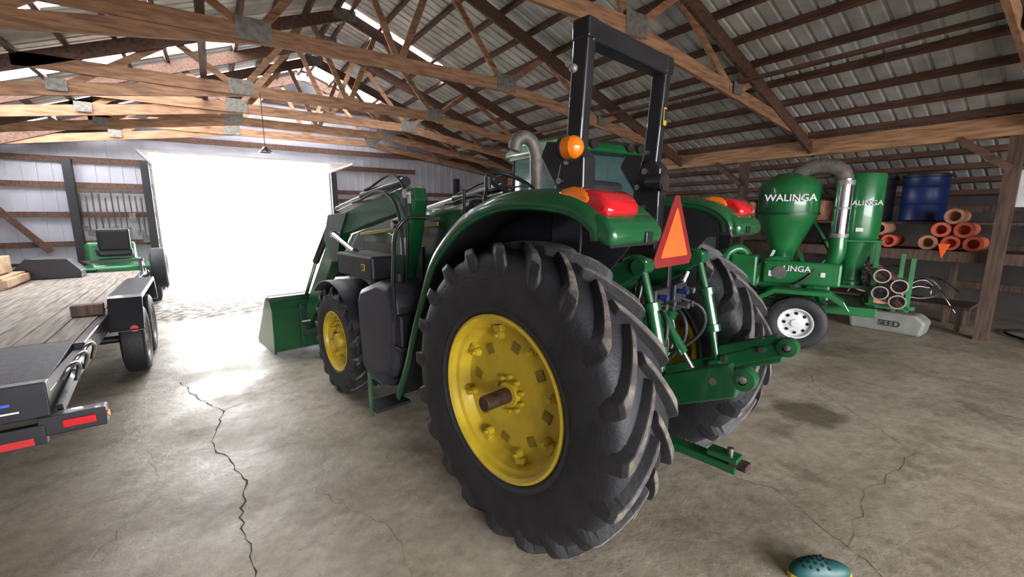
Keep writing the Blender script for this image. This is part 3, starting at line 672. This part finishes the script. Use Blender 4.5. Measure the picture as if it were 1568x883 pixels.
boxes('front_rail',[((-1.2,6.8,.98),(2.3,.05,.05)),((-2.3,6.8,.88),(.05,.05,.2)),((-.1,6.8,.88),(.05,.05,.2))],BLK,R_)
road_wheel(R_,'spare_wheel',(.20,6.3,.86),.36,.11,1,GALV);beam('spare_bracket',(-.05,6.3,.7),(.18,6.3,.86),.05,.05,BLK,R_)
boxes('pallet',[((-1.95,5.6,.80+.0),(1.1,1.0,.03)),((-1.95,5.6,.93),(1.1,1.0,.03))]+[((-2.4+.5*i,5.6,.865),(.09,1.0,.1)) for i in range(3)],WPAL,R_)
boxes('crates',[((-1.95,5.6,1.08),(.9,.8,.24))],WPAL,R_,.01)
G=empty('generator',(-2.98,9.2,1.20),0)
boxes('frame',[((0,0,.03),(.7,.5,.05)),((-.33,0,.2),(.03,.5,.35)),((.33,0,.2),(.03,.5,.35))],BLK,G,.005);box('engine',(-.1,0,.2),(.35,.35,.28),BLKP,G,bevel=.04);cyl('flywheel',(.1,-.15,.22),(.1,-.22,.22),.13,BLKP,G);cyl('tank',(-.25,0,.38),(.22,0,.38),.1,BLKP,G)
M=empty('riding_mower',(-1.75,11.9,0),12)
M.scale=(1.15,1.15,1.15)
prism('body',[(-.75,.35),(-.75,.72),(-.35,.82),(.1,.7),(.2,.65),(.25,1.08),(.85,1.02),(.95,.8),(.95,.35)],'X',-.34,.34,VGREEN,M,bevel=.05,smooth=True)
box('seat_cushion',(0,-.3,.93),(.46,.4,.14),BLKP,M,bevel=.04);box('seat_back',(0,-.52,1.15),(.42,.1,.38),BLKP,M,R=rot(12,0,0),bevel=.04)
boxes('fenders',[((-.42,-.45,.68),(.3,.7,.05)),((.42,-.45,.68),(.3,.7,.05))],VGREEN,M,.02)
box('mower_deck',(0,.15,.2),(1.0,.8,.16),VGREEN,M,bevel=.05)
tube('steering',[(0+.15*math.cos(k*.6283),.15+.12*math.sin(k*.6283),1.2+.08*math.sin(k*.6283)) for k in range(10)],.014,BLKP,M,cyclic=True);cyl('column',(0,.3,.95),(0,.15,1.2),.02,BLKP,M)
for i,(x,y,r,w) in enumerate(((-.42,-.45,.30,.11),(.42,-.45,.30,.11),(-.38,.75,.22,.07),(.38,.75,.22,.07))):road_wheel(M,'wheel_%d'%i,(x,y,r),r,w,-1 if x<0 else 1,YEL)
l=[];rnd=random.Random(3)
for i in range(12):
    x=-2.4+.105*i;z=2.3-rnd.random()*.15;h=.5+rnd.random()*.5
    l.append(((x,YF-.1,z),(x+.03*(rnd.random()-.5),YF-.1,z-h),.013))
TL=empty('hanging_tools');cyls('handles',l,WPOST,TL,8)
boxes('heads',[((a[1][0],YF-.1,a[1][2]),(.08+.06*rnd.random(),.02,.12+.08*rnd.random())) for a in l],GUS,TL,.005)
box('tool_rail',(-1.85,YF-.085,2.32),(1.3,.03,.07),WPOST,TL)
H=empty('hanging_lamp',(.85,8.6,0));cyl('cord',(0,0,3.8),(0,0,2.92),.006,BLK,H);lathe('shade',[(.02,.10),(.04,.09),(.10,.02),(.11,0),(.10,0),(.035,.08)],(0,0,2.84),BLK,H,24,'Z')
# ------------------------------------------------------------ GRAIN VAC
V=empty('grain_vacuum',(6.95,2.5,0),20)
road_wheel(V,'wheel_near',(-.56,.14,.36),.36,.11,-1,WHT,8)
road_wheel(V,'wheel_far',(.95,.14,.36),.36,.11,1,WHT,8)
prism('wheel_fender',[(-.42,.58),(-.34,.72),(-.18,.82),(.42,.82),(.58,.72),(.68,.58),(.62,.60),(.54,.67),(.40,.76),(-.16,.76),(-.28,.68)],'X',-.72,-.42,VGREEN,V,bevel=.01)
boxes('frame',[((-.30,.2,.55),(.1,1.8,.12)),((.7,.2,.55),(.1,1.8,.12)),((.2,-.65,.55),(1.0,.1,.12)),((.2,1.05,.55),(1.0,.1,.12)),((.2,.14,.55),(1.0,.1,.12))],VGREEN,V,.01)
cyl('axle',(-.56,.14,.36),(.95,.14,.36),.04,VGREEN,V)
beams('hitch_tongue',[((-.3,1.05,.58),(.2,2.3,.6),.08,.1),((.7,1.05,.58),(.2,2.3,.6),.08,.1)],VGREEN,V,.006)
box('blower_body',(.15,.45,.90),(.70,.65,.50),VGREEN,V,bevel=.08);cyl('blower_drum',(-.28,.45,.95),(.55,.45,.95),.27,VGREEN,V,seg=36,bevel=.02)
boxes('belt_guard',[((-.32,.15,1.0),(.06,.9,.32))],VGREEN,V,.03)
cyl('pulley',(-.37,.4,1.0),(-.34,.4,1.0),.09,STEEL,V)
boxes('side_boxes',[((-.25,.85,.98),(.3,.35,.5)),((.1,-.05,.78),(.5,.3,.35)),((-.1,1.1,.8),(.35,.25,.3))],VGREEN,V,.03)
tube('hydraulic_hoses',[[(-.35,.9,.9),(-.45,.6,.75),(-.4,.2,.85),(-.3,-.1,1.2)],[(-.3,1.1,.9),(-.45,.85,.7),(-.42,.4,.72),(-.3,.0,.7)]],.018,BLKP,V)
beams('ladder_braces',[((-.3,-.1,.6),(-.25,.2,1.3),.04,.04),((-.3,.75,.6),(-.2,.5,1.3),.04,.04),((.2,-.15,1.3),(.0,.1,1.75),.04,.04)],VGREEN,V)
lathe('receiver_tank',[(0,1.18),(.16,1.17),(.34,1.06),(.38,.98),(.38,.60),(.34,.50),(.15,0.06),(.13,-.1),(0,-.1)],(.0,.40,1.20),VGREEN,V,48,'Z')
lathe('tank_bands',[(.38,0),(.395,.0),(.395,.03),(.38,.03)],(.0,.40,1.80),DGREEN,V,48,'Z')
lathe('cyclone',[(0,1.24),(.25,1.24),(.26,1.21),(.26,.45),(.24,.36),(.13,.0),(.13,-.2),(.15,-.22),(.15,-.28),(0,-.28)],(.30,-.42,1.10),VGREEN,V,40,'Z')
boxes('cyclone_platform',[((.30,-.42,1.45),(.62,.56,.03)),((.30,-.42,.82),(.5,.5,.04))],VGREEN,V,.005)
beams('cyclone_supports',[((x,y,.6),(x,y,1.46),.05,.05) for x,y in((.03,-.66),(.57,-.66),(.03,-.18),(.57,-.18))],VGREEN,V)
tube('suction_hose',[(-.02,.35,2.30),(-.06,.22,2.42),(-.10,.0,2.44),(-.13,-.16,2.36),(-.15,-.22,2.22)],.10,GUS,V)
cyl('chrome_pipe',(-.15,-.22,2.26),(-.15,-.22,1.5),.095,CHROME,V);cyls('pipe_clamps',[((-.15,-.22,2.24),(-.15,-.22,2.18),.108),((-.15,-.22,1.55),(-.15,-.22,1.5),.108),((-.15,-.22,1.9),(-.15,-.22,1.87),.10)],GALV,V,24)
tube('discharge_elbow',[(-.15,-.22,1.52),(-.14,-.2,1.2),(-.05,-.05,1.0)],.10,VGREEN,V)
tube('long_green_pipe',[(-.1,.75,1.1),(-.3,1.0,1.3),(-.3,1.1,.9),(-.2,.9,.6)],.07,VGREEN,V)
for i,(y,z) in enumerate(((-.72,1.02),(-.90,.90),(-.72,.80),(-.90,.70))):
    lathe('hose_section_%d'%i,[(.075,0),(.09,0),(.09,1.2),(.075,1.2)],(-.2,y,z),CHROME,V,24,'X',closed=True)
boxes('hose_rack',[((.0,-.85,.6),(.05,.5,.05)),((.8,-.85,.6),(.05,.5,.05)),((.0,-1.02,.9),(.05,.05,.7)),((.8,-1.02,.9),(.05,.05,.7))],VGREEN,V)
text('tank_lettering','WALINGA',(-.40,.36,2.02),.13,90,0,-80,WHT,V);text('cyclone_lettering','WALINGA',(.035,-.44,1.95),.09,90,0,-90,WHT,V)
text('blower_lettering','LINGA',(-.36,.2,1.06),.11,90,0,-90,WHT,V)
boxes('labels',[((-.355,.5,.98),(.005,.06,.08)),((-.355,-.1,1.0),(.005,.05,.06)),((.035,-.44,1.6),(.01,.08,.05))],WHT,V)
# ------------------------------------------------------------ SHELVES etc.
SH=empty('storage_shelf')
boxes('planks',[((9.65,2.2,1.22),(.9,5.4,.05)),((10.4,3.0,1.66),(1.0,6,.04))],WPOST,SH,.004)
boxes('shelf_face',[((9.2,2.2,1.17),(.04,5.4,.16))],WPOST,SH,.004)
boxes('uprights',[((10.05,y,.82),(.08,.08,1.64)) for y in(-.4,1.6,3.3,4.8)]+[((9.25,y,.6),(.08,.08,1.2)) for y in(-.4,3.6,4.8)],WPOST,SH)
CP=empty('clay_pipe_stack',(9.35,1.88,1.247))
rnd=random.Random(5);k=0
rows=[(0,[.95,.70,.45,-.05,-.30,-.55]),(1,[.82,.57,-.18,-.43]),(2,[-.30])]
for r,ys in rows:
    for y in ys:
        rr_=.105+rnd.random()*.012
        m_=TERRA if rnd.random()<.65 else TERRA2
        lathe('pipe_%d'%k,[(rr_*.62,0),(rr_,0),(rr_,.06),(rr_*.9,.07),(rr_*.9,.5),(rr_*.62,.5)],(-.1+rnd.random()*.1,y,.118+.205*r),m_,CP,24,'X',closed=True);k+=1
        cyl('pipe_inside_%d'%k,(.1,y,.118+.205*r),(.11,y,.118+.205*r),rr_*.7,m_,CP)
for q,(by,nm) in enumerate(((2.15,'plastic_barrel'),(2.85,'plastic_barrel'))):
    B=empty('plastic_barrel',(10.2,by,1.681));lathe('body',[(0,0),(.27,0),(.30,.03),(.30,.28),(.31,.3),(.30,.32),(.30,.56),(.31,.58),(.30,.6),(.30,.74),(.27,.78),(0,.78)],(0,0,0),BLUE if q==0 else BLKP,B,40,'Z')
    lathe('lid',[(0,.81),(.25,.81),(.32,.79),(.32,.75),(.3,.75)],(0,0,0),BLKP,B,40,'Z')
FG=empty('safety_flags')
for i,(y,z) in enumerate(((2.95,1.26),(1.62,1.26))):
    mobj('flag_%d'%i,[(9.12,y-.08,z+.1),(9.12,y+.06,z+.1),(9.12,y+.0,z-.12)],[(0,1,2)],ORG,FG,solid=.004)
BK=empty('hose_and_tube_pile',(9.55,2.35,0))
rnd=random.Random(11)
for i in range(4):
    y=-.5+.36*i;r=.22+.03*(i%2);cz=.62+.12*(i%2);x=-.1+.12*i*.5
    tube('coil_%d'%i,[(x+.12*math.sin(2*t),y+r*math.cos(t),cz+r*.8*math.sin(t)) for t in[2*math.pi*k/20 for k in range(20)]],.016,GRYP if i%2 else GALV,BK,cyclic=True)
for i in range(22):
    p=Vector((rnd.uniform(-.2,.4),rnd.uniform(-.9,1.1),rnd.uniform(.45,1.0)));d=Vector((rnd.uniform(-.2,.2),rnd.uniform(-.5,.5),rnd.uniform(-.3,.3)))
    q=p+Vector((rnd.uniform(-.1,.1),rnd.uniform(-.2,.2),.12))
    tube('bent_tube_%d'%i,[p-d*.6,q,p+d*.6],.012,STEEL if i%3 else GRYP,BK)
boxes('support_rack',[((.1,.1,.38),(.7,2.4,.05)),((-.2,-1.0,.19),(.06,.06,.38)),((-.2,1.2,.19),(.06,.06,.38)),((.4,-1.0,.19),(.06,.06,.38)),((.4,1.2,.19),(.06,.06,.38))],WPOST,BK)
TK=empty('poly_tank',(8.62,2.0,0),0)
prism('tank_body',[(-.42,0),(.45,0),(.48,.22),(.38,.30),(-.34,.32),(-.46,.22)],'X',-.18,.18,mat('poly_white',(.26,.27,.24),.5),TK,bevel=.04);text('tank_label','SEED',(-.186,-.05,.14),.12,90,0,-90,GRYP,TK)
cyl('tank_cap',(0,0,.30),(0,0,.36),.09,BLKP,TK)
HC=empty('coiled_hose',(8.62,2.1,.55));tube('coil',[(0+.02*math.sin(3*t),.19*math.cos(t),.14*math.sin(t)) for t in[2*math.pi*k/16 for k in range(16)]],.038,TERRA2,HC,cyclic=True)
tube('floor_hose',[(8.6,.3,.03),(9.2,.5,.03),(9.9,.9,.03),(10.2,.5,.03),(9.3,.1,.03)],.02,BLKP)
WB=empty('white_wall_panel',(9.15,.78,2.15));box('board',(0,0,0),(.03,.5,.5),WHT,WB)
JK=empty('stored_lumber');rnd=random.Random(8)
boxes('boards',[((10.6+rnd.random()*.3,8.5+rnd.uniform(-.4,.4),1.72+.09*i),(.3,3.2,.08)) for i in range(6)],WBEAM,JK)
boxes('board_supports',[((10.7,7.6,.83),(.6,.1,1.66)),((10.7,9.4,.83),(.6,.1,1.66))],WPOST,JK)
BN=empty('storage_bins');boxes('bins',[((10.45,3.9+.7*i,1.885),(.5,.55,.4)) for i in range(3)],TERRA2,BN,.02);boxes('bin_lids',[((10.45,3.9+.7*i,2.10),(.54,.59,.03)) for i in range(3)],BLKP,BN,.01)
MI=empty('stored_implement',(8.3,6.2,0))
boxes('frame',[((0,0,1.0),(.12,3.4,.12)),((.5,0,1.0),(.12,3.4,.12)),((.25,-1.2,.95),(.6,.12,.1)),((.25,1.2,.95),(.6,.12,.1))],DGREEN,MI,.01)
boxes('legs',[((x,y,.5),(.08,.08,1.0)) for x in(0,.5) for y in(-1.4,-.5,.4,1.3)],DGREEN,MI);boxes('seed_boxes',[((.25,-1.2+.8*i,1.35),(.5,.55,.5)) for i in range(4)],BLKP,MI,.04)
# ------------------------------------------------------------ rubber clog
K=empty('rubber_clog',(2.345,.66,0),55)
bm=bmesh.new();bmesh.ops.create_uvsphere(bm,u_segments=32,v_segments=20,radius=1)
for v in bm.verts:
    x,y,z=v.co;v.co=Vector((x*.062*(1+.12*y),y*.15,max(z,-.25)*(.075 if y>0 else .06)+.03))
me=bpy.data.meshes.new('upper');bm.to_mesh(me);bm.free();me.materials.append(TEAL)
for p in me.polygons:p.use_smooth=True
o=bpy.data.objects.new('upper',me);COL.objects.link(o);o.parent=K
prism('sole',[(.068*math.cos(t)*(1+.1*math.sin(t)),.158*math.sin(t)) for t in[2*math.pi*k/28 for k in range(28)]],'Z',0,.026,YEL,K,bevel=.006)
hl=[]
for i in range(5):
    for j in range(-2,3):
        x=.022*j+(.011 if i%2 else 0);y=-.01+.028*i;q=1-(x/.062)**2-(y/.15)**2
        if q>.05:
            z=.03+.075*math.sqrt(q);nrm=Vector((x/.062**2,y/.15**2,(z-.03)/.075**2)).normalized();p=Vector((x,y,z));hl.append((p-nrm*.004,p+nrm*.0012,.0075))
cyls('vent_holes',hl,HOLE,K,12)
# ------------------------------------------------------------ lights
W=bpy.data.worlds.new('overcast');S.world=W;W.use_nodes=True
bg=W.node_tree.nodes['Background'];bg.inputs['Color'].default_value=(.97,.975,1,1);bg.inputs['Strength'].default_value=9
def area(name,loc,rotd,sx,sy,e,col=(1,1,1),portal=False):
    l=bpy.data.lights.new(name,'AREA');l.shape='RECTANGLE';l.size=sx;l.size_y=sy;l.energy=e;l.color=col
    o=bpy.data.objects.new(name,l);COL.objects.link(o);o.location=loc;o.rotation_euler=tuple(math.radians(a) for a in rotd)
    if portal:l.cycles.is_portal=True
    return o
area('portal_front',(.9,YF+.1,1.5),(-90,0,0),4,3,1,portal=True)
area('portal_back',((BX0+BX1)/2,YB-.1,1.55),(90,0,0),BX1-BX0,3.1,1,portal=True)
# ------------------------------------------------------------ camera
cd=bpy.data.cameras.new('camera');cam=bpy.data.objects.new('camera',cd);COL.objects.link(cam)
cam.location=(0,0,1.8);cam.rotation_euler=(math.radians(80.18),0,math.radians(-34.7))
cd.lens=15.0;cd.sensor_width=36;cd.clip_start=.05;S.camera=cam
